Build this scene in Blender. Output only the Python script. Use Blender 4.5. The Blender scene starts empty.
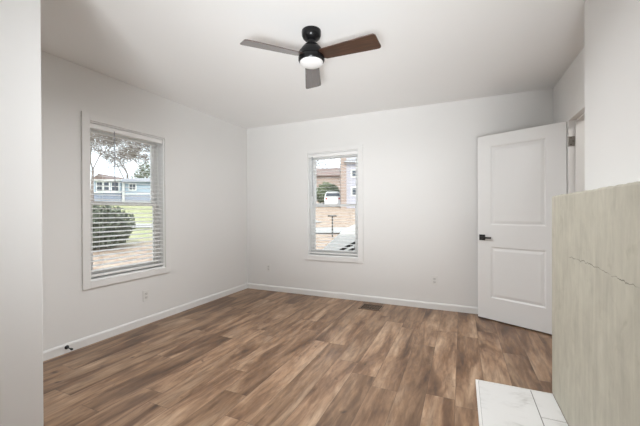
import bpy, bmesh, math, random
from mathutils import Vector, Matrix
C = bpy.context.scene.collection
PI = math.pi

# ---------------------------------------------------------------- camera
F = Vector((-0.4059, 0.9139, -0.0033)).normalized()
R0 = Vector((0.9139, 0.4059, 0)); U0 = R0.cross(F)
roll = -0.0042
R = (R0*math.cos(roll)+U0*math.sin(roll)).normalized(); U = R.cross(F).normalized()
cam = bpy.data.objects.new('camera', bpy.data.cameras.new('camera')); C.objects.link(cam)
cam.matrix_world = Matrix(((R.x, U.x, -F.x, 0), (R.y, U.y, -F.y, 0), (R.z, U.z, -F.z, 1.2), (0, 0, 0, 1)))
cam.data.lens = 319.14/640*36; cam.data.sensor_width = 36; cam.data.clip_start = .02; cam.data.clip_end = 400
bpy.context.scene.camera = cam

# ---------------------------------------------------------------- world, sun, lights, exposure
vs = bpy.context.scene.view_settings
vs.view_transform = 'Standard'; vs.look = 'None'; vs.gamma = 1; vs.use_curve_mapping = False
vs.exposure = 0.07
w = bpy.data.worlds.new('sky'); bpy.context.scene.world = w; w.use_nodes = True
nt = w.node_tree; nt.nodes.clear()
tc = nt.nodes.new('ShaderNodeTexCoord'); nz = nt.nodes.new('ShaderNodeTexNoise'); nz.inputs['Scale'].default_value = 2.2
nz.inputs['Detail'].default_value = 5
rp = nt.nodes.new('ShaderNodeValToRGB'); rp.color_ramp.elements[0].position = .36; rp.color_ramp.elements[1].position = .50
rp.color_ramp.elements[0].color = (.25, .335, .43, 1); rp.color_ramp.elements[1].color = (.80, .85, .93, 1)
bg = nt.nodes.new('ShaderNodeBackground'); bg.inputs['Strength'].default_value = 2.5
wo = nt.nodes.new('ShaderNodeOutputWorld')
nt.links.new(tc.outputs['Generated'], nz.inputs['Vector']); nt.links.new(nz.outputs['Fac'], rp.inputs['Fac'])
nt.links.new(rp.outputs['Color'], bg.inputs['Color']); nt.links.new(bg.outputs['Background'], wo.inputs['Surface'])

def lamp(name, kind, loc, rot, energy, color=(1, 1, 1), size=None, size_y=None, angle=None):
    l = bpy.data.lights.new(name, kind); l.energy = energy; l.color = color
    if kind == 'AREA':
        l.shape = 'RECTANGLE'; l.size = size; l.size_y = size_y
    if angle: l.angle = angle
    o = bpy.data.objects.new(name, l); C.objects.link(o); o.location = loc; o.rotation_euler = rot
    return o
lamp('sun', 'SUN', (0, 0, 20), (math.radians(52), 0, math.radians(38)), 3.5, (1, .95, .88), angle=.02)
# the fan's own lamp, plus unseen fill lights added to brighten the rooms
def aim(o, p, spread=None):
    o.rotation_euler = (Vector(p)-o.location).to_track_quat('-Z', 'Y').to_euler()
    if spread: o.data.spread = math.radians(spread)
    return o
lamp('adjoining_room_fill', 'AREA', (-2.5, -2.0, 1.3), (math.radians(90), 0, math.radians(-24)), 24, (.95, .975, 1), 1.7, 1.9)  # fill light added in the unseen adjoining room, no window behind it
aim(lamp('ceiling_bounce_fill', 'AREA', (.2, -1.3, .3), (0, 0, 0), 25.5, (.925, .965, 1), 1.2, .8), (-1.25, 2.8, 2.52), 57)  # unseen fill added behind the camera, aimed up to brighten the ceiling
fl = lamp('fan_light', 'AREA', (-1.0, 2.11, 2.52-.262), (0, 0, 0), 38, (.945, .97, 1), .14, .14); fl.data.shape = 'DISK'
lamp('hall_fill', 'AREA', (1.75, 3.2, 2.46), (0, 0, 0), 14, (1, .97, .93), .4, .4)  # added fill that brightens the hall beyond the door, no fixture there

# ---------------------------------------------------------------- node helpers
class NT:
    def __init__(s, name):
        s.m = bpy.data.materials.new(name); s.m.use_nodes = True; s.t = s.m.node_tree
        s.b = s.t.nodes['Principled BSDF']
        s.co = s.t.nodes.new('ShaderNodeTexCoord').outputs['Object']
    def n(s, typ, **kw):
        o = s.t.nodes.new(typ)
        for k, v in kw.items(): setattr(o, k, v)
        return o
    def put(s, sock, v):
        if isinstance(v, bpy.types.NodeSocket): s.t.links.new(v, sock)
        elif isinstance(v, tuple) and len(v) == 3 and sock.type == 'RGBA': sock.default_value = (*v, 1)
        else: sock.default_value = v
    def math(s, op, a, b=0.0, c=0.0):
        o = s.n('ShaderNodeMath', operation=op); s.put(o.inputs[0], a); s.put(o.inputs[1], b); s.put(o.inputs[2], c)
        return o.outputs[0]
    def mix(s, f, a, b, blend='MIX'):
        o = s.n('ShaderNodeMix', data_type='RGBA', blend_type=blend)
        s.put(o.inputs[0], f); s.put(o.inputs[6], a); s.put(o.inputs[7], b); return o.outputs[2]
    def sep(s, v):
        o = s.n('ShaderNodeSeparateXYZ'); s.put(o.inputs[0], v); return o.outputs
    def comb(s, x, y, z):
        o = s.n('ShaderNodeCombineXYZ'); s.put(o.inputs[0], x); s.put(o.inputs[1], y); s.put(o.inputs[2], z); return o.outputs[0]
    def noise(s, vec, scale, detail=3, rough=.5, dist=0.0):
        o = s.n('ShaderNodeTexNoise'); s.put(o.inputs['Vector'], vec); o.inputs['Scale'].default_value = scale
        o.inputs['Detail'].default_value = detail; o.inputs['Roughness'].default_value = rough; o.inputs['Distortion'].default_value = dist
        return o.outputs['Fac']
    def vmul(s, v, t):
        o = s.n('ShaderNodeVectorMath', operation='MULTIPLY'); s.put(o.inputs[0], v); o.inputs[1].default_value = t; return o.outputs[0]
    def ramp(s, f, stops):
        o = s.n('ShaderNodeValToRGB'); cr = o.color_ramp
        while len(cr.elements) < len(stops): cr.elements.new(.5)
        for e, (p, c) in zip(cr.elements, stops): e.position = p; e.color = (*c, 1) if isinstance(c, tuple) else (c, c, c, 1)
        s.put(o.inputs[0], f); return o.outputs[0]
    def rng(s, v, a, b, c=0.0, d=1.0):
        o = s.n('ShaderNodeMapRange'); s.put(o.inputs[0], v)
        for i, k in enumerate((a, b, c, d)): o.inputs[i+1].default_value = k
        return o.outputs[0]
    def bump(s, h, st, dist=.001):
        o = s.n('ShaderNodeBump'); o.inputs['Strength'].default_value = st; o.inputs['Distance'].default_value = dist
        s.put(o.inputs['Height'], h); s.t.links.new(o.outputs[0], s.b.inputs['Normal'])
    def col(s, c): s.put(s.b.inputs['Base Color'], c)
    def set(s, **kw):
        for k, v in kw.items(): s.put(s.b.inputs[k.replace('_', ' ')], v)
        return s

def simple(name, c, rough=.5, var=.04, scale=8, metal=0, bump=0, **kw):
    m = NT(name); f = m.noise(m.co, scale, 4)
    m.col(m.mix(f, tuple(x*(1-var) for x in c), tuple(min(1, x*(1+var)) for x in c)))
    m.set(Roughness=rough, Metallic=metal, **kw)
    if bump: m.bump(m.noise(m.co, scale*20, 3), bump, .001)
    return m.m

M = {}
M['wall'] = simple('wall_paint', (.81, .80, .78), .62, .008, 2, bump=.12)
M['ceil'] = simple('ceiling_paint', (.90, .895, .88), .75, .008, 2, bump=.15)
M['trim'] = simple('trim_paint', (.81, .80, .78), .42, .006, 4)
M['door'] = simple('door_paint', (.83, .825, .81), .36, .006, 4)
M['vinyl'] = simple('window_vinyl', (.90, .90, .89), .35, .01, 5)
M['slat'] = simple('blind_slat', (.90, .895, .88), .42, .02, 9)
M['cord'] = simple('blind_cord', (.75, .74, .71), .8)
M['wand'] = simple('clear_grey_wand', (.30, .31, .34), .25)
M['black'] = simple('black_metal', (.006, .006, .0065), .25, .1, 10, Specular_IOR_Level=.28)
M['blackmatte'] = simple('black_matte', (.014, .013, .013), .4)
M['bronze'] = simple('brushed_bronze', (.06, .055, .05), .3, .1, metal=.7)
M['nickel'] = simple('satin_nickel', (.42, .40, .37), .3, .05, metal=1)
M['plate'] = simple('outlet_plastic', (.80, .79, .76), .35, .01)
M['socket'] = simple('outlet_socket', (.70, .69, .66), .4, .01)
M['slot'] = simple('outlet_slot', (.05, .05, .05), .6)
M['vent'] = simple('vent_brown', (.20, .13, .085), .4, .1, metal=.2)
M['dark'] = simple('dark_void', (.012, .01, .009), .9)
M['opal'] = simple('opal_glass', (.86, .86, .85), .3, .01)
M['grout'] = simple('grey_grout', (.22, .21, .195), .9)

def floor_mat():
    m = NT('vinyl_plank_floor'); x, y, z = m.sep(m.co)
    W, L = .178, 1.22
    u = m.math('DIVIDE', m.math('ADD', x, .041), W); row = m.math('FLOOR', u)
    wn = m.n('ShaderNodeTexWhiteNoise', noise_dimensions='1D'); m.put(wn.inputs['W'], row)
    v = m.math('ADD', m.math('DIVIDE', y, L), m.math('MULTIPLY', wn.outputs['Value'], 7.3)); cl = m.math('FLOOR', v)
    w2 = m.n('ShaderNodeTexWhiteNoise', noise_dimensions='3D'); m.put(w2.inputs['Vector'], m.comb(row, cl, 3.7))
    pid = w2.outputs['Value']; off = m.math('MULTIPLY', pid, 40)
    gv = m.comb(m.math('ADD', x, off), m.math('ADD', m.math('MULTIPLY', y, .16), off), pid)
    grain = m.noise(gv, 34, 6, .62, .5)
    gv2 = m.comb(m.math('ADD', x, off), m.math('ADD', m.math('MULTIPLY', y, .17), off), pid)
    blotch = m.noise(gv2, 7.0, 5, .58, .6)
    knot = m.noise(m.comb(m.math('ADD', x, off), m.math('ADD', m.math('MULTIPLY', y, .6), off), 9.0), 11, 2, .5, .3)
    base = m.ramp(blotch, [(.27, (.070, .034, .016)), (.41, (.188, .103, .054)), (.53, (.335, .208, .122)), (.72, (.50, .355, .235))])
    g2 = m.mix(m.rng(grain, .35, .68), (.62, .58, .55), (1.14, 1.13, 1.12))
    c = m.mix(1.0, base, g2, 'MULTIPLY')
    tone = m.mix(pid, (.78, .76, .74), (1.16, 1.17, 1.2))
    c = m.mix(1.0, c, tone, 'MULTIPLY')
    c = m.mix(m.rng(knot, .70, .80), c, (.045, .026, .017))
    fx = m.math('FRACT', u); fy = m.math('FRACT', v)
    ex = m.math('MULTIPLY', m.math('MINIMUM', fx, m.math('SUBTRACT', 1.0, fx)), W)
    ey = m.math('MULTIPLY', m.math('MINIMUM', fy, m.math('SUBTRACT', 1.0, fy)), L)
    seam = m.rng(m.math('MINIMUM', ex, ey), .0006, .0022, 1.0, 0.0)
    c = m.mix(m.math('MULTIPLY', seam, .6), c, (.05, .03, .02))
    m.col(c); m.put(m.b.inputs['Roughness'], m.rng(grain, .2, .8, .30, .44))
    m.bump(m.math('SUBTRACT', m.math('MULTIPLY', grain, .35), seam), .25, .0012)
    return m.m
M['floor'] = floor_mat()

def concrete_mat():
    m = NT('skimmed_concrete'); x, y, z = m.sep(m.co)
    st = m.noise(m.comb(m.math('MULTIPLY', x, 3), m.math('MULTIPLY', y, 3.2), m.math('MULTIPLY', z, .55)), 5, 6, .62, .4)
    cl = m.noise(m.co, 5.5, 6, .6, .8); fine = m.noise(m.vmul(m.co, (1, 1, .25)), 60, 3)
    c = m.ramp(m.math('ADD', m.math('MULTIPLY', st, .6), m.math('MULTIPLY', cl, .4)),
               [(.30, (.36, .335, .265)), (.46, (.46, .432, .355)), (.58, (.525, .495, .405)), (.72, (.60, .57, .49))])
    c = m.mix(m.rng(m.noise(m.co, 9, 4, .6, .5), .60, .80), c, (.37, .345, .265))
    c = m.mix(.25, c, m.mix(fine, (.36, .34, .27), (.62, .59, .50)))
    # hairline crack running along the face at about hand height
    jag = m.math('MULTIPLY', m.math('SUBTRACT', m.noise(m.comb(0.0, y, 0.0), 22, 5, .65), .5), .045)
    ln = m.math('ADD', m.math('ADD', m.math('MULTIPLY', m.math('SINE', m.math('MULTIPLY', y, 7.5)), .006), .949), jag)
    d = m.math('ABSOLUTE', m.math('SUBTRACT', z, ln))
    wv = m.rng(m.noise(m.comb(1.0, y, 0.0), 9, 2), .38, .6, .0003, .0024)
    crack = m.math('MULTIPLY', m.math('LESS_THAN', d, wv), m.math('LESS_THAN', y, 2.17))
    c = m.mix(m.math('MULTIPLY', crack, .75), c, (.10, .09, .07))
    m.col(c); m.set(Roughness=.72); m.bump(m.math('ADD', m.math('MULTIPLY', cl, .8), m.math('MULTIPLY', fine, .25)), .35, .004)
    return m.m
M['concrete'] = concrete_mat()

def marble_mat():
    m = NT('white_marble_tile')
    rot = m.n('ShaderNodeMapping'); m.put(rot.inputs[0], m.co); rot.inputs['Rotation'].default_value = (0, 0, math.radians(-38)); rot.inputs['Scale'].default_value = (.45, 1.7, 1)
    v = m.noise(rot.outputs[0], 2.6, 7, .62, 1.2)
    vein = m.ramp(m.math('ABSOLUTE', m.math('SUBTRACT', v, .5)), [(0, 1.0), (.018, .35), (.06, 0.0)])
    msk = m.rng(m.noise(m.co, 4.5, 3), .46, .62)
    c = m.mix(m.noise(m.co, 3, 3), (.76, .75, .73), (.84, .835, .82))
    m.col(m.mix(m.math('MULTIPLY', m.math('MULTIPLY', vein, msk), .8), c, (.50, .48, .45))); m.set(Roughness=.18)
    return m.m
M['marble'] = marble_mat()

def blade_mat():
    m = NT('walnut_fan_blade')
    g = m.noise(m.vmul(m.co, (2.5, 40, 4)), 2.2, 6, .6, .6)
    m.col(m.ramp(g, [(.3, (.022, .010, .006)), (.55, (.062, .028, .017)), (.8, (.13, .065, .042))]))
    m.set(Roughness=.32, Coat_Weight=1.0, Coat_Roughness=.12, Coat_IOR=2.1)
    return m.m
M['blade'] = blade_mat()

def glass_mat():
    m = NT('window_glass'); t = m.t
    tr = m.n('ShaderNodeBsdfTransparent'); tr.inputs[0].default_value = (.96, .98, .97, 1)
    gl = m.n('ShaderNodeBsdfGlossy'); gl.inputs['Roughness'].default_value = .02
    ms = m.n('ShaderNodeMixShader'); fr = m.n('ShaderNodeFresnel'); fr.inputs[0].default_value = 1.35
    t.links.new(fr.outputs[0], ms.inputs[0]); t.links.new(tr.outputs[0], ms.inputs[1]); t.links.new(gl.outputs[0], ms.inputs[2])
    t.links.new(ms.outputs[0], t.nodes['Material Output'].inputs['Surface']); return m.m
M['glass'] = glass_mat()

def ground_mat():
    m = NT('yard_ground'); x, y, z = m.sep(m.co)
    r = m.math('SQRT', m.math('ADD', m.math('MULTIPLY', x, x), m.math('MULTIPLY', y, y)))
    nn = m.math('MULTIPLY', m.math('SUBTRACT', m.noise(m.co, .5, 4), .5), 5)
    far = m.rng(m.math('ADD', r, nn), 15, 17.5)
    left = m.rng(m.math('ADD', m.math('ADD', x, m.math('MULTIPLY', y, .85)), nn), -1.5, .5, 1, 0)
    leaf = m.ramp(m.noise(m.co, 3.2, 6, .7), [(.3, (.22, .145, .10)), (.5, (.38, .285, .22)), (.68, (.47, .39, .315))])
    grass = m.ramp(m.noise(m.co, 2.2, 6, .7), [(.3, (.22, .25, .10)), (.5, (.33, .33, .18)), (.7, (.42, .40, .25))])
    m.col(m.mix(m.math('MULTIPLY', far, left), leaf, grass)); m.set(Roughness=.95); return m.m
M['ground'] = ground_mat()
def siding_mat(name, c, pitch=.14):
    m = NT(name); x, y, z = m.sep(m.co)
    f = m.math('FRACT', m.math('DIVIDE', z, pitch))
    m.col(m.mix(m.rng(f, .84, .96), m.mix(m.noise(m.co, 3, 3), tuple(k*.95 for k in c), c), tuple(k*.62 for k in c)))
    m.set(Roughness=.7); m.bump(f, .4, .01); return m.m
M['blue'] = siding_mat('pale_blue_siding', (.36, .44, .53), .16)
M['bluebase'] = siding_mat('lavender_foundation', (.30, .33, .42), .3)
M['lilac'] = siding_mat('lilac_siding', (.44, .44, .51), .16)
def brick_mat():
    m = NT('weathered_brick'); b = m.n('ShaderNodeTexBrick'); x, y, z = m.sep(m.co)
    m.put(b.inputs['Vector'], m.comb(m.math('ADD', x, y), z, 0.0)); b.inputs['Scale'].default_value = 4
    b.inputs['Color1'].default_value = (.30, .22, .185, 1); b.inputs['Color2'].default_value = (.38, .29, .25, 1); b.inputs['Mortar'].default_value = (.44, .41, .38, 1)
    m.col(b.outputs['Color']); m.set(Roughness=.9); return m.m
M['brick'] = brick_mat()
M['roof'] = simple('grey_shingles', (.38, .38, .40), .9, .15, 6)
M['brownroof'] = simple('brown_shingles', (.27, .20, .18), .9, .2, 4)
M['white'] = simple('outdoor_white_paint', (.78, .78, .77), .5, .02)
M['pane'] = simple('dark_house_pane', (.07, .08, .10), .12, .1)
M['asphalt'] = simple('pale_asphalt', (.40, .385, .37), .9, .08, 3)
M['bark'] = simple('bare_bark', (.20, .17, .155), .9, .3, 6)
M['leafdark'] = simple('dark_evergreen_leaf', (.095, .112, .08), .7, .5, 4)
M['leafgreen'] = simple('grey_green_leaf', (.17, .20, .12), .7, .5, 3)
M['carpaint'] = simple('pale_car_paint', (.72, .73, .75), .3, .02)
M['rubber'] = simple('tyre_rubber', (.02, .02, .02), .8)
M['postgrey'] = simple('dark_post_metal', (.07, .065, .06), .6)
M['lamp_red'] = simple('rear_lamp_red', (.35, .02, .02), .3)

# ---------------------------------------------------------------- object helpers
def wloc(p):
    v = Vector((0, 0, 0))
    while p is not None: v += p.location; p = p.parent
    return v
def obj(name, bm, mat, parent=None, loc=None, smooth=False, bevel=0, keep=False):
    """bm is in world coordinates unless keep"""
    me = bpy.data.meshes.new(name); o = bpy.data.objects.new(name, me); C.objects.link(o)
    if parent is not None: o.parent = parent
    off = Vector((0, 0, 0))
    if not keep:
        if parent is not None: off = wloc(parent)
        elif loc is not None: off = Vector(loc); o.location = loc
        if off.length: bmesh.ops.translate(bm, verts=bm.verts, vec=-off)
    bmesh.ops.recalc_face_normals(bm, faces=bm.faces)
    bm.to_mesh(me); bm.free()
    me.materials.append(M[mat] if isinstance(mat, str) else mat)
    if smooth:
        for p in me.polygons: p.use_smooth = True
        try: me.set_sharp_from_angle(angle=math.radians(38))
        except Exception: pass
    if bevel:
        b = o.modifiers.new('bevel', 'BEVEL'); b.width = bevel; b.segments = 2; b.limit_method = 'ANGLE'
    return o
def struct(o): o['kind'] = 'structure'; return o
def tag(o, label, cat, group=None, kind=None):
    o['label'] = label; o['category'] = cat
    if group: o['group'] = group
    if kind: o['kind'] = kind
    return o
def thing(name, label, cat, loc, rz=0, group=None):
    o = bpy.data.objects.new(name, None); C.objects.link(o); o.location = loc; o.rotation_euler = (0, 0, rz); o.empty_display_size = .1
    return tag(o, label, cat, group)
def B(): return bmesh.new()
def box(bm, a, b, T=None):
    vs = [bm.verts.new((x, y, z)) for x in (a[0], b[0]) for y in (a[1], b[1]) for z in (a[2], b[2])]
    for f in ((0, 1, 3, 2), (4, 6, 7, 5), (0, 4, 5, 1), (2, 3, 7, 6), (0, 2, 6, 4), (1, 5, 7, 3)): bm.faces.new([vs[i] for i in f])
    if T:
        for v in vs: v.co = T(*v.co)
    return bm
def boxes(*l, T=None):
    bm = B()
    for a, b in l: box(bm, a, b, T)
    return bm
def tube(bm, pts, rad, n=8, cap=True):
    pts = [Vector(p) for p in pts]; rads = rad if isinstance(rad, (list, tuple)) else [rad]*len(pts)
    rings = []
    for i, p in enumerate(pts):
        d = (pts[min(i+1, len(pts)-1)]-pts[max(i-1, 0)]).normalized()
        a = d.orthogonal().normalized() if abs(d.z) > .9 else d.cross(Vector((0, 0, 1))).normalized(); b = d.cross(a)
        rings.append([bm.verts.new(p+(a*math.cos(t)+b*math.sin(t))*rads[i]) for t in [2*PI*k/n for k in range(n)]])
    for r, s in zip(rings, rings[1:]):
        for k in range(n): bm.faces.new((r[k], r[(k+1) % n], s[(k+1) % n], s[k]))
    if cap:
        bm.faces.new(rings[0]); bm.faces.new(rings[-1])
    return bm
def lathe(bm, prof, c, n=40):
    rings = []
    for r, z in prof:
        if r < 1e-5: rings.append([bm.verts.new((c[0], c[1], c[2]+z))])
        else: rings.append([bm.verts.new((c[0]+r*math.cos(2*PI*k/n), c[1]+r*math.sin(2*PI*k/n), c[2]+z)) for k in range(n)])
    for a, b in zip(rings, rings[1:]):
        for k in range(n):
            k2 = (k+1) % n
            if len(a) == 1 and len(b) == 1: continue
            if len(a) == 1: bm.faces.new((a[0], b[k], b[k2]))
            elif len(b) == 1: bm.faces.new((a[k], a[k2], b[0]))
            else: bm.faces.new((a[k], a[k2], b[k2], b[k]))
    return bm
def prism(bm, pts, T0, T1):
    """pts 2-D polygon; T0/T1 map to 3-D for both caps"""
    a = [bm.verts.new(T0(*p)) for p in pts]; b = [bm.verts.new(T1(*p)) for p in pts]
    bm.faces.new(a); bm.faces.new(b[::-1]); n = len(pts)
    for i in range(n): bm.faces.new((a[i], a[(i+1) % n], b[(i+1) % n], b[i]))
    return bm

# ---------------------------------------------------------------- room shell
XL, YB, H, XR = -3.111, 4.155, 2.52, .901
T = .15
CX = .712                                            # chimney breast face
WZ0, WZ1 = .575, 2.045
LY0, LY1 = 1.81, 2.615                               # left window opening
BX0, BX1 = -2.035, -1.275                            # back window opening
struct(obj('floor', boxes(((XL-T, -2.5, -.12), (2.6, YB+T, 0))), 'floor'))
struct(obj('ceiling', boxes(((XL-T, -2.5, H), (2.6, YB+T, H+.15))), 'ceil'))
struct(obj('wall_left', boxes(((XL-T, -2.5, 0), (XL, LY0, H)), ((XL-T, LY1, 0), (XL, YB, H)),
    ((XL-T, LY0, 0), (XL, LY1, WZ0)), ((XL-T, LY0, WZ1), (XL, LY1, H))), 'wall'))
struct(obj('wall_back', boxes(((XL-T, YB, 0), (BX0, YB+T, H)), ((BX1, YB, 0), (2.6, YB+T, H)),
    ((BX0, YB, 0), (BX1, YB+T, WZ0)), ((BX0, YB, WZ1), (BX1, YB+T, H))), 'wall'))
DY0, DY1, DH = 2.81, 3.64, 2.05
struct(obj('wall_right', boxes(((XR, 2.533, 0), (XR+.115, DY0, H)), ((XR, DY1, 0), (XR+.115, YB, H)), ((XR, DY0, DH), (XR+.115, DY1, H))), 'wall'))
struct(obj('wall_chimney', boxes(((CX, .86, 0), (XR+.115, 2.532, H))), 'wall', bevel=.004))
struct(obj('wall_front', boxes(((XL, .69, 0), (-1.82, .85, H)), ((1.02, .706, 0), (2.45, .85, H))), 'wall', bevel=.004))
struct(obj('wall_rear', boxes(((XL-T, -2.65, 0), (2.6, -2.5, H))), 'wall'))
struct(obj('wall_outer_right', boxes(((2.45, -2.5, 0), (2.6, YB, H))), 'wall'))
# baseboards
def basebd(name, a, b, nrm):
    """profile swept from a to b; nrm points into the room"""
    bm = B(); pf = [(0, 0), (.014, 0), (.014, .062), (.010, .072), (.005, .078), (0, .078)]
    prism(bm, pf, lambda o, z: (a[0]+nrm[0]*o, a[1]+nrm[1]*o, z), lambda o, z: (b[0]+nrm[0]*o, b[1]+nrm[1]*o, z))
    struct(obj(name, bm, 'trim'))
basebd('baseboard_left', (XL, .85), (XL, YB), (1, 0))
basebd('baseboard_back', (XL+.014, YB), (XR, YB), (0, -1))
basebd('baseboard_right', (XR, DY1+.01), (XR, YB-.014), (-1, 0))
basebd('baseboard_front', (XL+.014, .85), (-1.82, .85), (0, 1))
# door opening lining
jb = boxes(((XR, DY1-.018, 0), (XR+.115, DY1, DH)), ((XR, DY0, 0), (XR+.115, DY0+.018, DH)), ((XR, DY0+.018, DH-.018), (XR+.115, DY1-.018, DH)),
           ((XR+.052, DY1-.03, 0), (XR+.115, DY1-.018, DH-.018)), ((XR+.052, DY0+.018, 0), (XR+.115, DY0+.03, DH-.018)), ((XR+.052, DY0+.03, DH-.03), (XR+.115, DY1-.03, DH-.018)))
struct(obj('trim_1', jb, 'trim'))
jb = boxes(((XR+.116, DY1-.005, 0), (XR+.132, DY1+.06, DH+.06)), ((XR+.116, DY0-.06, 0), (XR+.132, DY0+.005, DH+.06)), ((XR+.116, DY0+.005, DH-.005), (XR+.132, DY1-.005, DH+.06)))
struct(obj('trim_2', jb, 'trim'))

# ---------------------------------------------------------------- windows
def window(name, a0, a1, TR, cord_side):
    """TR(a, o, z): a along the wall, o outwards from the inner wall face"""
    root = bpy.data.objects.new(name, None); C.objects.link(root); root.location = TR((a0+a1)/2, 0, WZ0); root.empty_display_size = .1; struct(root)
    c = .066
    obj('casing', boxes(((a0-c, -.018, WZ0-c), (a0, 0, WZ1+c)), ((a1, -.018, WZ0-c), (a1+c, 0, WZ1+c)),
        ((a0, -.018, WZ1), (a1, 0, WZ1+c)), ((a0, -.018, WZ0-c), (a1, 0, WZ0)), T=TR), 'trim', root, bevel=.002)
    l = .012
    obj('jamb_liner', boxes(((a0, 0, WZ0), (a0+l, .145, WZ1)), ((a1-l, 0, WZ0), (a1, .145, WZ1)), ((a0+l, 0, WZ1-l), (a1-l, .145, WZ1)), ((a0+l, 0, WZ0), (a1-l, .145, WZ0+l)), T=TR), 'vinyl', root)
    b0, b1 = a0+l, a1-l; z0, z1 = WZ0+l, WZ1-l; zm = 1.285
    t = .028
    obj('window_frame', boxes(((b0, .068, z0), (b0+t, .145, z1)), ((b1-t, .068, z0), (b1, .145, z1)), ((b0+t, .068, z1-t), (b1-t, .145, z1)), ((b0+t, .068, z0), (b1-t, .145, z0+t)), T=TR), 'vinyl', root)
    b0 += t; b1 -= t; z0 += t; z1 -= t; s = .034
    for (n, o0, o1, za, zb) in (('upper_sash', .108, .136, zm-.01, z1), ('lower_sash', .076, .104, z0, zm+.026)):
        sh = obj(n, boxes(((b0, o0, za), (b0+s, o1, zb)), ((b1-s, o0, za), (b1, o1, zb)), ((b0+s, o0, zb-s), (b1-s, o1, zb)), ((b0+s, o0, za), (b1-s, o1, za+s)), T=TR), 'vinyl', root, bevel=.002)
        obj('glass_pane', boxes(((b0+s, (o0+o1)/2, za+s), (b1-s, (o0+o1)/2+.003, zb-s)), T=TR), 'glass', sh)
    return root
TLW = lambda a, o, z: (XL-o, a, z)
TBW = lambda a, o, z: (a, YB+o, z)
window('window_1', LY0, LY1, TLW, 0)
window('window_2', BX0, BX1, TBW, 1)

def blind(label, a0, a1, TR, tilt, wand_a):
    root = thing('window_blind', label, 'blind', TR((a0+a1)/2, .03, WZ1-.06), group='white slatted blinds')
    g = .016; s0, s1 = a0+g, a1-g; o0, o1 = .006, .060; om = .033
    obj('headrail', boxes(((s0, o0, WZ1-.060), (s1, o1, WZ1-.016)), T=TR), 'slat', root, bevel=.002)
    zb = WZ0+.030
    obj('bottom_rail', boxes(((s0, o0+.003, zb), (s1, o1-.003, zb+.018)), T=TR), 'slat', root, bevel=.003)
    bm = B(); z = zb+.055; dt = math.tan(tilt)
    while z < WZ1-.07:
        for k in range(4):
            p, q = -.025+.0125*k, -.025+.0125*(k+1)
            f = lambda o: z+o*dt+.0012*(1-(o/.025)**2)
            vs = []
            for aa in (s0+.002, s1-.002):
                for oo in (p, q):
                    for th in (0, .0018): vs.append(bm.verts.new(TR(aa, om+oo, f(oo)+th)))
            for fc in ((0, 1, 3, 2), (4, 6, 7, 5), (0, 4, 5, 1), (2, 3, 7, 6), (0, 2, 6, 4), (1, 5, 7, 3)): bm.faces.new([vs[i] for i in fc])
        z += .0445
    obj('slats', bm, 'slat', root)
    for fr in (.14, .86):
        bm = B(); aa = s0+(s1-s0)*fr
        for oo in (om-.027, om+.027): tube(bm, [TR(aa, oo, zb+.01), TR(aa, oo, WZ1-.05)], .0009, 4)
        obj('ladder_cord', bm, 'cord', root)
    bm = B(); tube(bm, [TR(wand_a, -.002, WZ1-.05), TR(wand_a, -.006, WZ1-.62)], .0042, 6); obj('tilt_wand', bm, 'wand', root)
blind('white slatted blind over the left wall window', LY0, LY1, TLW, math.radians(9), LY0+.235)
blind('white slatted blind over the back wall window', BX0, BX1, TBW, math.radians(2), BX0+.07)

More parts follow.
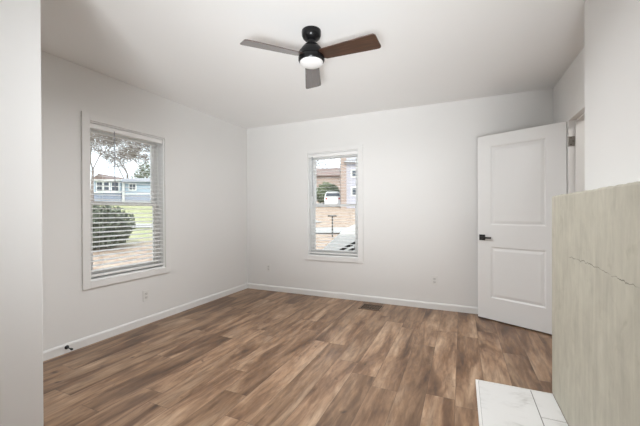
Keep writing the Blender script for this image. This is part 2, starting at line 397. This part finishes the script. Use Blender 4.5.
# ---------------------------------------------------------------- open panel door
def door():
    hx, hy = .893, 3.653                       # hinge corner
    dx, dy = .165, 4.026
    L = math.hypot(hx-dx, hy-dy); ux, uy = (hx-dx)/L, (hy-dy)/L; nx, ny = -uy, ux     # n points away from the camera
    root = bpy.data.objects.new('door_1', None); C.objects.link(root); root.location = (hx, hy, 0); root.empty_display_size = .1; struct(root)
    TR = lambda u, d, z: (dx+ux*u+nx*d, dy+uy*u+ny*d, z)
    TH, Z0, Z1 = .035, .012, 2.035
    bm = B(); rects = [(.14, .656, 1.05, 1.912), (.14, .656, .25, .812)]
    for side in (0, 1):
        S = lambda dep: dep if side == 0 else TH-dep
        us = [0, .14, .656, L]; zs = [Z0, .25, .812, 1.05, 1.912, Z1]
        grid = {(i, j): bm.verts.new(TR(u, S(0), z)) for i, u in enumerate(us) for j, z in enumerate(zs)}
        for i in range(3):
            for j in range(5):
                if i == 1 and j in (1, 3):
                    prev = [grid[(1, j)], grid[(2, j)], grid[(2, j+1)], grid[(1, j+1)]]
                    for ins, dep in ((.004, .003), (.014, .008), (.020, .008), (.040, .004), (.044, .003)):
                        u0, u1, w0, w1 = us[1]+ins, us[2]-ins, zs[j]+ins, zs[j+1]-ins
                        cur = [bm.verts.new(TR(a, S(dep), b)) for a, b in ((u0, w0), (u1, w0), (u1, w1), (u0, w1))]
                        for k in range(4): bm.faces.new((prev[k], prev[(k+1) % 4], cur[(k+1) % 4], cur[k]))
                        prev = cur
                    bm.faces.new(prev)
                else: bm.faces.new((grid[(i, j)], grid[(i+1, j)], grid[(i+1, j+1)], grid[(i, j+1)]))
    box(bm, (0, 0, Z0), (0.0006, TH, Z1), TR); box(bm, (L-.0006, 0, Z0), (L, TH, Z1), TR)
    box(bm, (0, 0, Z0), (L, TH, Z0+.0006), TR); box(bm, (0, 0, Z1-.0006), (L, TH, Z1), TR)
    obj('door_leaf', bm, 'door', root)
    for side in (0, 1):
        S = (lambda d: -d) if side == 0 else (lambda d: TH+d)
        hd = obj('door_handle', boxes(((.020, S(0), .878), (.082, S(.009), .940)), T=TR), 'blackmatte', root, bevel=.002)
        if side == 0: hd['label'] = 'black lever handle on a square plate'
        bm = B(); tube(bm, [TR(.051, S(.004), .909), TR(.051, S(.045), .909)], .0095, 12); box(bm, (.042, S(.036), .900), (.160, S(.050), .918), TR)
        obj('lever', bm, 'blackmatte', hd)
    obj('latch_plate', boxes(((-.0012, .006, .88), (.0001, .029, .94)), T=TR), 'nickel', root)
    for z in (1.795, 1.02, .22):
        h = obj('door_hinge', boxes(((XR+.002, DY1-.0215, z), (XR+.047, DY1-.0185, z+.09))), 'nickel', root)
        if z == 1.795: h['label'] = 'nickel butt hinge'
        bm = B(); tube(bm, [(XR-.004, DY1-.012, z-.004), (XR-.004, DY1-.012, z+.094)], .0065, 10); obj('hinge_pin', bm, 'nickel', h)
        bm = B()
        for dz, dx2 in ((.015, .018), (.045, .034), (.075, .018)): tube(bm, [(XR+dx2, DY1-.0205, z+dz), (XR+dx2, DY1-.0235, z+dz)], .0042, 8)
        obj('hinge_screw', bm, 'dark', h)
door()

# ---------------------------------------------------------------- fireplace surround and hearth
def surround():
    y0, y1, x0, x1, z1 = .90, 2.530, .538, CX-.001, 1.298
    bm = B(); ny, nz = 60, 48; rnd = random.Random(4)
    # outline in the y-z plane with a slightly uneven hand-trowelled edge
    pts = []
    for i in range(ny+1): pts.append((y0+(y1-y0)*i/ny, .014))
    for j in range(1, nz+1): pts.append((y1+rnd.uniform(-.0025, .0015), z1*j/nz))
    for i in range(1, ny+1): pts.append((y1-(y1-y0)*i/ny, z1+rnd.uniform(-.0022, .0022)))
    for j in range(1, nz): pts.append((y0, z1-(z1-.014)*j/nz))
    n = len(pts); rings = []
    cy, cz = (y0+y1)/2, z1/2
    for x, ins in ((x1, 0), (x0+.010, 0), (x0+.003, .003), (x0, .010)):
        ring = []
        for (y, z) in pts:
            yy = min(max(y, y0+ins), y1-ins if y > y1-.01 else y); zz = z-ins if z > z1-.01 else z
            ring.append(bm.verts.new((x, yy, zz)))
        rings.append(ring)
    for a, b in zip(rings, rings[1:]):
        for k in range(n): bm.faces.new((a[k], a[(k+1) % n], b[(k+1) % n], b[k]))
    bm.faces.new(rings[0]); bm.faces.new(rings[-1])
    o = obj('fireplace_surround', bm, 'concrete', loc=(0, 0, 0))
    tag(o, 'grey beige troweled concrete fireplace block with a hairline crack', 'fireplace')
surround()
hr = thing('fireplace_hearth', 'white marble tile hearth on the floor before the concrete block', 'hearth', (.31, 1.7, 0))
obj('grout_bed', boxes(((.103, .90, .0005), (.537, 2.492, .0115))), 'grout', hr)
g = .0048
for (x0, x1, ys) in ((.104, .411, (.905, 1.27, 1.88, 2.493)), (.411+g, .5355, (.905, .97, 1.58, 2.19, 2.493))):
    for ya, yb in zip(ys, ys[1:]):
        obj('hearth_tile', boxes(((x0, ya+g/2, .001), (x1, yb-g/2, .0135))), 'marble', hr, bevel=.0008)
o = obj('edge_trim', boxes(((.086, .90, .0005), (.1025, 2.500, .0150)), ((.1025, 2.4925, .0005), (.537, 2.500, .0150))), 'trim', hr, bevel=.001); o['label'] = 'white edge trim'

# ---------------------------------------------------------------- ceiling fan
FX, FY = -1.0, 2.11
fan = thing('ceiling_fan', 'black flush ceiling fan with three dark wood blades and a round light', 'fan', (FX, FY, H))
bm = B(); lathe(bm, [(0, 0), (.070, 0), (.071, -.006), (.070, -.030), (.062, -.052), (.044, -.068), (.030, -.076), (0, -.078)], (FX, FY, H)); obj('canopy', bm, 'black', fan, smooth=True)
bm = B(); lathe(bm, [(0, -.070), (.034, -.072), (.033, -.090), (.036, -.104), (0, -.106)], (FX, FY, H)); obj('downrod_collar', bm, 'black', fan, smooth=True)
bm = B(); lathe(bm, [(0, -.098), (.038, -.098), (.052, -.104), (.070, -.125), (.083, -.146), (.083, -.150), (.090, -.152), (.094, -.160), (.094, -.184), (0, -.185)], (FX, FY, H)); obj('motor_housing', bm, 'black', fan, smooth=True)
bm = B(); lathe(bm, [(0, -.186), (.092, -.186), (.096, -.192), (.096, -.214), (.090, -.224), (.084, -.226), (0, -.226)], (FX, FY, H)); obj('light_kit', bm, 'black', fan, smooth=True)
bm = B(); lathe(bm, [(0, -.2262), (.084, -.2262), (.083, -.234), (.072, -.245), (.048, -.253), (.020, -.257), (0, -.258)], (FX, FY, H)); o = obj('light_diffuser', bm, 'opal', fan, smooth=True); o['label'] = 'round white opal light cover'
def blade_mesh():
    me_bm = B(); r0, r1, w0, w1, th = .085, .512, .104, .142, .006
    out = []
    def half(r): return .5*(w0+(w1-w0)*(r-r0)/(r1-r0))
    top = [(r0, half(r0)*.8), (r0+.02, half(r0+.02))]+[(r, half(r)) for r in (.2, .32, .44, .475)]
    c = .022; hw = half(r1-c)
    for k in range(1, 6): t = k/5*PI/2; top.append((r1-c+c*math.sin(t), hw-c+c*math.cos(t)))
    out = top+[(a, -b) for a, b in reversed(top)]
    pitch = math.radians(13); droop = -.048
    def TT(off): return lambda x, y: (x, y*math.cos(pitch), -y*math.sin(pitch)*-1*-1+(x-r0)*droop+off)
    prism(me_bm, out, TT(0), TT(th)); return me_bm
bl = None
for i, ang in enumerate((113.5, 233.5, -6.5)):
    if bl is None: bl = obj('fan_blade', blade_mesh(), 'blade', fan, keep=True, bevel=.0012); o = bl
    else: o = bl.copy(); C.objects.link(o); o.parent = fan
    # clockwise edge (seen from above) sits higher
    o.location = (0, 0, -.192); o.rotation_euler = (0, 0, math.radians(ang))

# ---------------------------------------------------------------- outlets, vent, door stop
def outlet(label, TR, a, zc, plugs=True):
    root = thing('wall_outlet', label, 'outlet', TR(a, 0, zc-.057), group='white duplex outlets')
    obj('cover_plate', boxes(((a-.036, -.0055, zc-.0575), (a+.036, -.0002, zc+.0575)), T=TR), 'plate', root, bevel=.0018)
    for dz in (.0195, -.0195):
        s = obj('socket', boxes(((a-.0165, -.0072, zc+dz-.0142), (a+.0165, -.005, zc+dz+.0142)), T=TR), 'socket', root, bevel=.001)
        obj('socket_slot', boxes(((a-.008, -.0076, zc+dz-.003), (a-.0055, -.007, zc+dz+.007)), ((a+.0055, -.0076, zc+dz-.003), (a+.008, -.007, zc+dz+.006)), ((a-.002, -.0076, zc+dz-.011), (a+.002, -.007, zc+dz-.007)), T=TR), 'slot', s)
outlet('white outlet below the left wall window', TLW, 2.375, .308)
outlet('white outlet on the back wall near the left corner', TBW, -2.712, .345)
outlet('white outlet on the back wall between window and door', TBW, -.308, .352)
def vent():
    x0, x1, y0, y1 = -1.175, -.905, 3.80, 4.035
    root = thing('floor_vent', 'brown metal floor register near the back baseboard', 'vent', ((x0+x1)/2, (y0+y1)/2, 0))
    b = .02; ym = (y0+y1)/2
    obj('vent_frame', boxes(((x0, y0, .0005), (x1, y0+b, .006)), ((x0, y1-b, .0005), (x1, y1, .006)), ((x0, y0+b, .0005), (x0+b, y1-b, .006)), ((x1-b, y0+b, .0005), (x1, y1-b, .006)), ((x0+b, ym-.006, .0005), (x1-b, ym+.006, .006))), 'vent', root, bevel=.001)
    o = obj('duct_shade_sheet', boxes(((x0+b, y0+b, .0003), (x1-b, y1-b, .0010))), 'dark', root)  # flat dark sheet, the shade inside the duct put in as colour
    bm = B()
    n = 14
    for k in range(1, n):
        x = x0+b+(x1-x0-2*b)*k/n
        box(bm, (x-.0025, y0+b, .0011), (x+.0025, y1-b, .0048))
    obj('louver', bm, 'vent', root)
vent()
ds = thing('door_stop', 'small black door stop on the left baseboard', 'door stop', (XL+.014, 1.613, .048))
bm = B(); tube(bm, [(XL+.014, 1.613, .050), (XL+.018, 1.613, .050), (XL+.024, 1.613, .050)], [.017, .017, .009], 16); obj('base', bm, 'blackmatte', ds)
bm = B(); tube(bm, [(XL+.022, 1.613, .050), (XL+.078, 1.613, .046)], .0048, 10); obj('rod', bm, 'blackmatte', ds)
bm = B(); tube(bm, [(XL+.076, 1.613, .046), (XL+.092, 1.613, .045)], .0085, 12); obj('tip', bm, 'rubber', ds)

# ---------------------------------------------------------------- outside
PR = [(0, -.65), (7.5, -.6), (17, 0), (23, .6), (29, 1.4), (33, 1.9), (47, 2.65), (80, 3.5), (200, 5)]
def tz(x, y):
    r = math.hypot(x, y)
    for (a, za), (b, zb) in zip(PR, PR[1:]):
        if r <= b: return za+(zb-za)*(r-a)/(b-a)
    return 5
bm = B(); N0, N1, S = -80, 40, 2; vv = {}
xs = [N0+S*i for i in range(int((N1-N0)/S)+1)]; ys = [-30+S*i for i in range(66)]
for i, x in enumerate(xs):
    for j, y in enumerate(ys): vv[i, j] = bm.verts.new((x, y, tz(x, y)))
for i in range(len(xs)-1):
    for j in range(len(ys)-1): bm.faces.new((vv[i, j], vv[i+1, j], vv[i+1, j+1], vv[i, j+1]))
struct(obj('ground', bm, 'ground', smooth=True))
def ribbon(name, c, d, half_len, width, lift=.05):
    dx, dy = d; l = math.hypot(dx, dy); dx /= l; dy /= l; nx, ny = -dy, dx; bm = B(); prev = None; n = 40
    for i in range(n+1):
        t = -half_len+2*half_len*i/n; cur = []
        for k in range(5):
            s = width*(k/4-.5); x, y = c[0]+dx*t+nx*s, c[1]+dy*t+ny*s; cur.append(bm.verts.new((x, y, tz(x, y)+lift)))
        if prev:
            for k in range(4): bm.faces.new((prev[k], prev[k+1], cur[k+1], cur[k]))
        prev = cur
    for f in list(bm.faces):
        pass
    struct(obj(name, bm, 'asphalt'))
ribbon('sidewalk', (-17.0, 12.6), (.7, .7), 11, 1.7)
ribbon('street', (-29.5, 23.5), (.914, .406), 22, 5.0, .09)
ribbon('driveway', (-6.3, 17.0), (.914, .406), 7, 2.0, .07)

def frame(px_lat, D, z=0):
    """a spot D metres in front of the house along the viewing direction of the windows and px_lat metres across"""
    return Vector((F.x*D+R0.x*px_lat, F.y*D+R0.y*px_lat, z))
AX = math.atan2(R0.y, R0.x)
def outthing(name, label, cat, lat, D, z, group=None): return thing(name, label, cat, frame(lat, D, z), AX, group)
def part(name, bm, mat, parent, **k): return obj(name, bm, mat, parent, keep=True, **k)
def hwin(root, x0, x1, z0, z1, y, bars=1, cols=1, fr=.09):
    f = part('window', boxes(((x0-fr, y-.06, z0-fr), (x1+fr, y-.01, z1+fr))), 'white', root)
    bm = B()
    for i in range(cols):
        for j in range(bars+1):
            a = x0+(x1-x0)*i/cols; b = x0+(x1-x0)*(i+1)/cols; c = z0+(z1-z0)*j/(bars+1); d = z0+(z1-z0)*(j+1)/(bars+1)
            box(bm, (a+.04, y-.08, c+.04), (b-.04, y-.055, d-.04))
    part('pane', bm, 'pane', f)
# pale blue house seen through the left window; local origin at ground
HZ = 2.35; zc = lambda y: 1.2+(212.8-y)/7.98-HZ
h = outthing('blue_house', 'pale blue one storey house with white windows across the street', 'house', -24.3, 40, HZ)
part('wall', boxes(((-.4, 0, .1), (9, 7, zc(182))), ((-3.7, -.4, .9), (-.4, 6.5, zc(181)))), 'blue', h)
part('foundation', boxes(((-.4, -.05, -.6), (9.05, 6, zc(194.5))), ((-3.75, -.45, -.6), (-.4, 6, zc(192.8)))), 'bluebase', h)
part('trim_board', boxes(((-.4, -.12, zc(194.6)), (9.05, -.04, zc(193.6))), ((-3.8, -.55, zc(193.2)), (-.3, -.44, zc(192.2))), ((-.45, -.16, -.2), (-.1, -.04, zc(182)))), 'white', h)
bm = B(); prism(bm, [(-.6, zc(182.3)), (3.6, zc(175.2)), (7.8, zc(182.3))], lambda y, z: (-2.1, y, z), lambda y, z: (9.4, y, z)); part('roof', bm, 'roof', h)
bm = B(); prism(bm, [(-3.95, zc(180)), (-2.95, zc(174.2)), (-1.95, zc(180))], lambda x, z: (x, -.7, z), lambda x, z: (x, 4, z)); part('porch_gable', bm, 'brownroof', h)
part('gable_fascia', boxes(((-4.1, -.8, zc(181.4)), (-.2, -.45, zc(180)))), 'white', h)
for x0, x1 in ((-3.35, -2.65), (-2.45, -1.8), (-1.5, -.62)): hwin(h, x0, x1, zc(191.3), zc(182.3), -.4)
hwin(h, .45, 1.25, zc(190), zc(184.2), 0, 0, 2); hwin(h, 3.4, 4.2, zc(190.5), zc(186), 0, 0, 2)
# lilac house seen through the back window
HZ2 = 1.3; z2 = lambda y: 1.2+(212-y)/10.63-HZ2
h = outthing('lilac_house', 'lilac sided two storey house at right beyond the back window', 'house', 4.6, 30, HZ2)
part('wall', boxes(((-2.1, 0, -.4), (4, 7, z2(163)))), 'lilac', h)
bm = B(); prism(bm, [(-.4, z2(163)), (3.5, z2(140)), (7.4, z2(163))], lambda y, z: (-2.3, y, z), lambda y, z: (4.3, y, z)); part('roof', bm, 'roof', h)
part('chimney', boxes(((-2.62, -.1, -.4), (-2.11, .9, z2(152)))), 'brick', h)
for a, b in ((-1.6, -1.2), (-1.05, -.75), (0.2, 1.0)):
    hwin(h, a, b, z2(177), z2(170.5), 0, 0); hwin(h, a, b, z2(195.5), z2(188), 0, 0)
# brick house further away
HZ3 = 2.5; z3 = lambda y: 1.2+(212-y)/6.65-HZ3
h = outthing('brick_house', 'reddish brick house with brown roof far beyond the back window', 'house', 1.2, 48, HZ3)
part('wall', boxes(((-6, 0, -.5), (3, 7, z3(176)))), 'brick', h)
bm = B(); prism(bm, [(-.5, z3(176)), (3.5, z3(165)), (7.5, z3(176))], lambda y, z: (-6.4, y, z), lambda y, z: (3.4, y, z)); part('roof', bm, 'brownroof', h)
# parked car
cz = tz(*frame(1.3, 31).xy)+.04
car = outthing('parked_car', 'pale parked car at the driveway beyond the back window', 'car', 1.25, 31, cz)
bm = B(); prism(bm, [(-.8, .25), (.8, .25), (.84, .75), (.82, .95), (.66, 1.42), (.55, 1.47), (-.55, 1.47), (-.66, 1.42), (-.82, .95), (-.84, .75)], lambda x, z: (x, 0, z), lambda x, z: (x*.97, 4.2, z*.97)); part('body', bm, 'carpaint', car, bevel=.05)
bm = B(); prism(bm, [(-.70, 1.0), (.70, 1.0), (.60, 1.38), (-.60, 1.38)], lambda x, z: (x, -.02, z), lambda x, z: (x, .02, z)); part('rear_window', bm, 'pane', car)
for s in (-1, 1):
    for yy in (.7, 3.4):
        bm = B(); tube(bm, [(s*.86, yy, .31), (s*.66, yy, .31)], .31, 18); part('wheel', bm, 'rubber', car)
    part('rear_lamp', boxes(((s*.62-.08, -.03, .72), (s*.62+.08, .02, .88))), 'lamp_red', car)
# post with a cross bar
pz = tz(-5.78, 14.5)
ps = thing('yard_post', 'dark post with a short crossbar standing in the back yard', 'post', (-5.78, 14.5, pz))
bm = B(); tube(bm, [(-5.78, 14.5, pz-.2), (-5.78, 14.5, .99)], .038, 8); obj('pole', bm, 'postgrey', ps)
obj('crossbar', boxes(((-6.01, 14.46, .97), (-5.56, 14.54, 1.05))), 'postgrey', ps)
# outside stair with white side boards
st = thing('porch_stair', 'white painted outside stair railing just beyond the back window', 'stairs', (-2.2, 6.3, -.62))
P0 = lambda x, z: (x, 6.26, z); P1 = lambda x, z: (x, 6.32, z)
bm = B(); prism(bm, [(-3.4, -.16), (-2.85, .288), (-2.24, .83), (-1.946, .98), (-1.0, 1.45), (-1.0, 1.13), (-1.948, .628), (-3.4, -.14-.0)][:-1]+[(-3.4, -.165)], P0, P1); obj('side_board', bm, 'white', st)
for zc0 in (.538, .436, .33):
    bm = B(); prism(bm, [(-3.9, zc0-.022-1.035), (-1.0, zc0-.022+.503), (-1.0, zc0+.022+.503), (-3.9, zc0+.022-1.035)], P0, P1); obj('rail', bm, 'white', st)
bm = B()
for k in range(9):
    x = -3.75+.3*k; z = -.45+.16*k; box(bm, (x, 6.4, -.62 if k < 1 else z-.16), (x+.32, 7.4, z))
obj('steps', bm, 'postgrey', st)
bm = B(); prism(bm, [(-3.0, .30-.56), (-1.0, .33+.48), (-1.0, 1.13), (-3.0, .07)], lambda x, z: (x, 6.33, z), lambda x, z: (x, 6.35, z)); obj('gap_shade_panel', bm, 'dark', st)  # dark sheet added behind the rails so their gaps look shaded
for x, t in ((-3.62, -.02), (-1.02, 1.3)): obj('post', boxes(((x, 6.325, -.66), (x+.09, 6.395, t))), 'white', st)

# ---------------------------------------------------------------- vegetation
def bare_tree(label, lat, D, height, seed, spread=.55, r0=.2, name='bare_tree', lean=0, levels=6):
    rnd = random.Random(seed); p = frame(lat, D); z = tz(p.x, p.y)
    bm = B()
    def grow(a, d, L, r, lv):
        pts = [a]; rad = [r]; q = a.copy(); dd = d.copy()
        for k in range(3):
            dd = (dd+Vector((rnd.uniform(-1, 1), rnd.uniform(-1, 1), rnd.uniform(-.5, .9)))*.16).normalized()
            q = q+dd*L/3; pts.append(q.copy()); rad.append(r*(1-.13*(k+1)))
        tube(bm, pts, [max(q_, .00045*D) for q_ in rad], 6 if lv > 3 else 4 if lv > 1 else 3, cap=False)
        if lv == 0: return
        n = 3 if lv > 2 else 3
        for k in range(n):
            ax = Vector((rnd.uniform(-1, 1), rnd.uniform(-1, 1), rnd.uniform(-.2, .55))).normalized()
            nd = (dd*(1-spread*.5)+ax*spread).normalized()
            grow(pts[-1] if k < 2 else pts[2], nd, L*rnd.uniform(.66, .84), rad[-1]*rnd.uniform(.58, .74), lv-1)
    grow(Vector((p.x, p.y, z-.3)), Vector((lean, 0, 1)).normalized(), height*.27, r0, levels)
    o = obj(name, bm, 'bark', loc=(p.x, p.y, z)); tag(o, label, 'tree'); return o
bare_tree('bare tree at left beside the blue house porch', -23.5, 33, 14, 3, .65, .17, levels=7)
bare_tree('bare wide branched tree behind the blue house roof', -31.5, 52, 18, 8, .75, .26, levels=7)
bare_tree('bare tree far behind the blue house, farthest back of the trees there', -35.5, 68, 19, 12, .7, .26, levels=7)
bare_tree('bare tree behind the brick house beyond the back window', .6, 60, 17, 21, .6, .26)
bare_tree('bare tree behind the lilac house beyond the back window', 4.2, 44, 16, 5, .6, .24)
def leafy(name, label, cat, c, rad, mat, n, leaf, seed, cone=False):
    rnd = random.Random(seed); bm = B()
    for k in range(n):
        while True:
            v = Vector((rnd.uniform(-1, 1), rnd.uniform(-1, 1), rnd.uniform(-1, 1)))
            if .35 < v.length < 1: break
        if cone:
            s = .12+.88*(1-(v.z+1)/2); v.x *= s; v.y *= s
        else: v *= 1+.12*math.sin(5*v.x+3*v.z)*math.cos(4*v.y)
        p = Vector((c[0]+v.x*rad[0], c[1]+v.y*rad[1], c[2]+v.z*rad[2]))
        a = Vector((rnd.gauss(0, 1), rnd.gauss(0, 1), rnd.gauss(0, 1))).normalized(); b = a.orthogonal().normalized(); s = leaf*rnd.uniform(.6, 1.3)
        bm.faces.new([bm.verts.new(p+a*s), bm.verts.new(p+b*s*.5), bm.verts.new(p-a*s), bm.verts.new(p-b*s*.5)])
    root = thing(name, label, cat, (c[0], c[1], c[2]-rad[2]))
    obj('foliage', bm, mat, root)
    bm = B(); base = Vector((c[0], c[1], c[2]-rad[2]-.15))
    for k in range(5 if not cone else 1):
        t = Vector((rnd.uniform(-.5, .5)*rad[0], rnd.uniform(-.5, .5)*rad[1], rad[2]*1.3)) if not cone else Vector((0, 0, rad[2]*1.7))
        tube(bm, [base, base+t*.5, base+t], [.02*rad[2], .013*rad[2], .004*rad[2]] if not cone else [.2, .12, .03], 5)
    obj('stem', bm, 'bark', root)
p = frame(-8.35, 12); g = tz(p.x, p.y)
leafy('evergreen_bush', 'dark round evergreen bush outside the left window', 'bush', (p.x, p.y, g+.83), (1.25, 1.2, .86), 'leafdark', 5200, .07, 1)
p = frame(-41.0, 76); g = tz(p.x, p.y)
leafy('evergreen_tree', 'grey green evergreen tree behind the blue house', 'tree', (p.x, p.y, g+4.8), (3.6, 3.0, 4.8), 'leafgreen', 3200, .22, 2)
p = frame(.9, 38); g = tz(p.x, p.y)
leafy('green_shrub', 'grey green shrub beyond the parked car', 'bush', (p.x, p.y, g+1.25), (1.6, 1.2, 1.3), 'leafgreen', 3500, .12, 6)
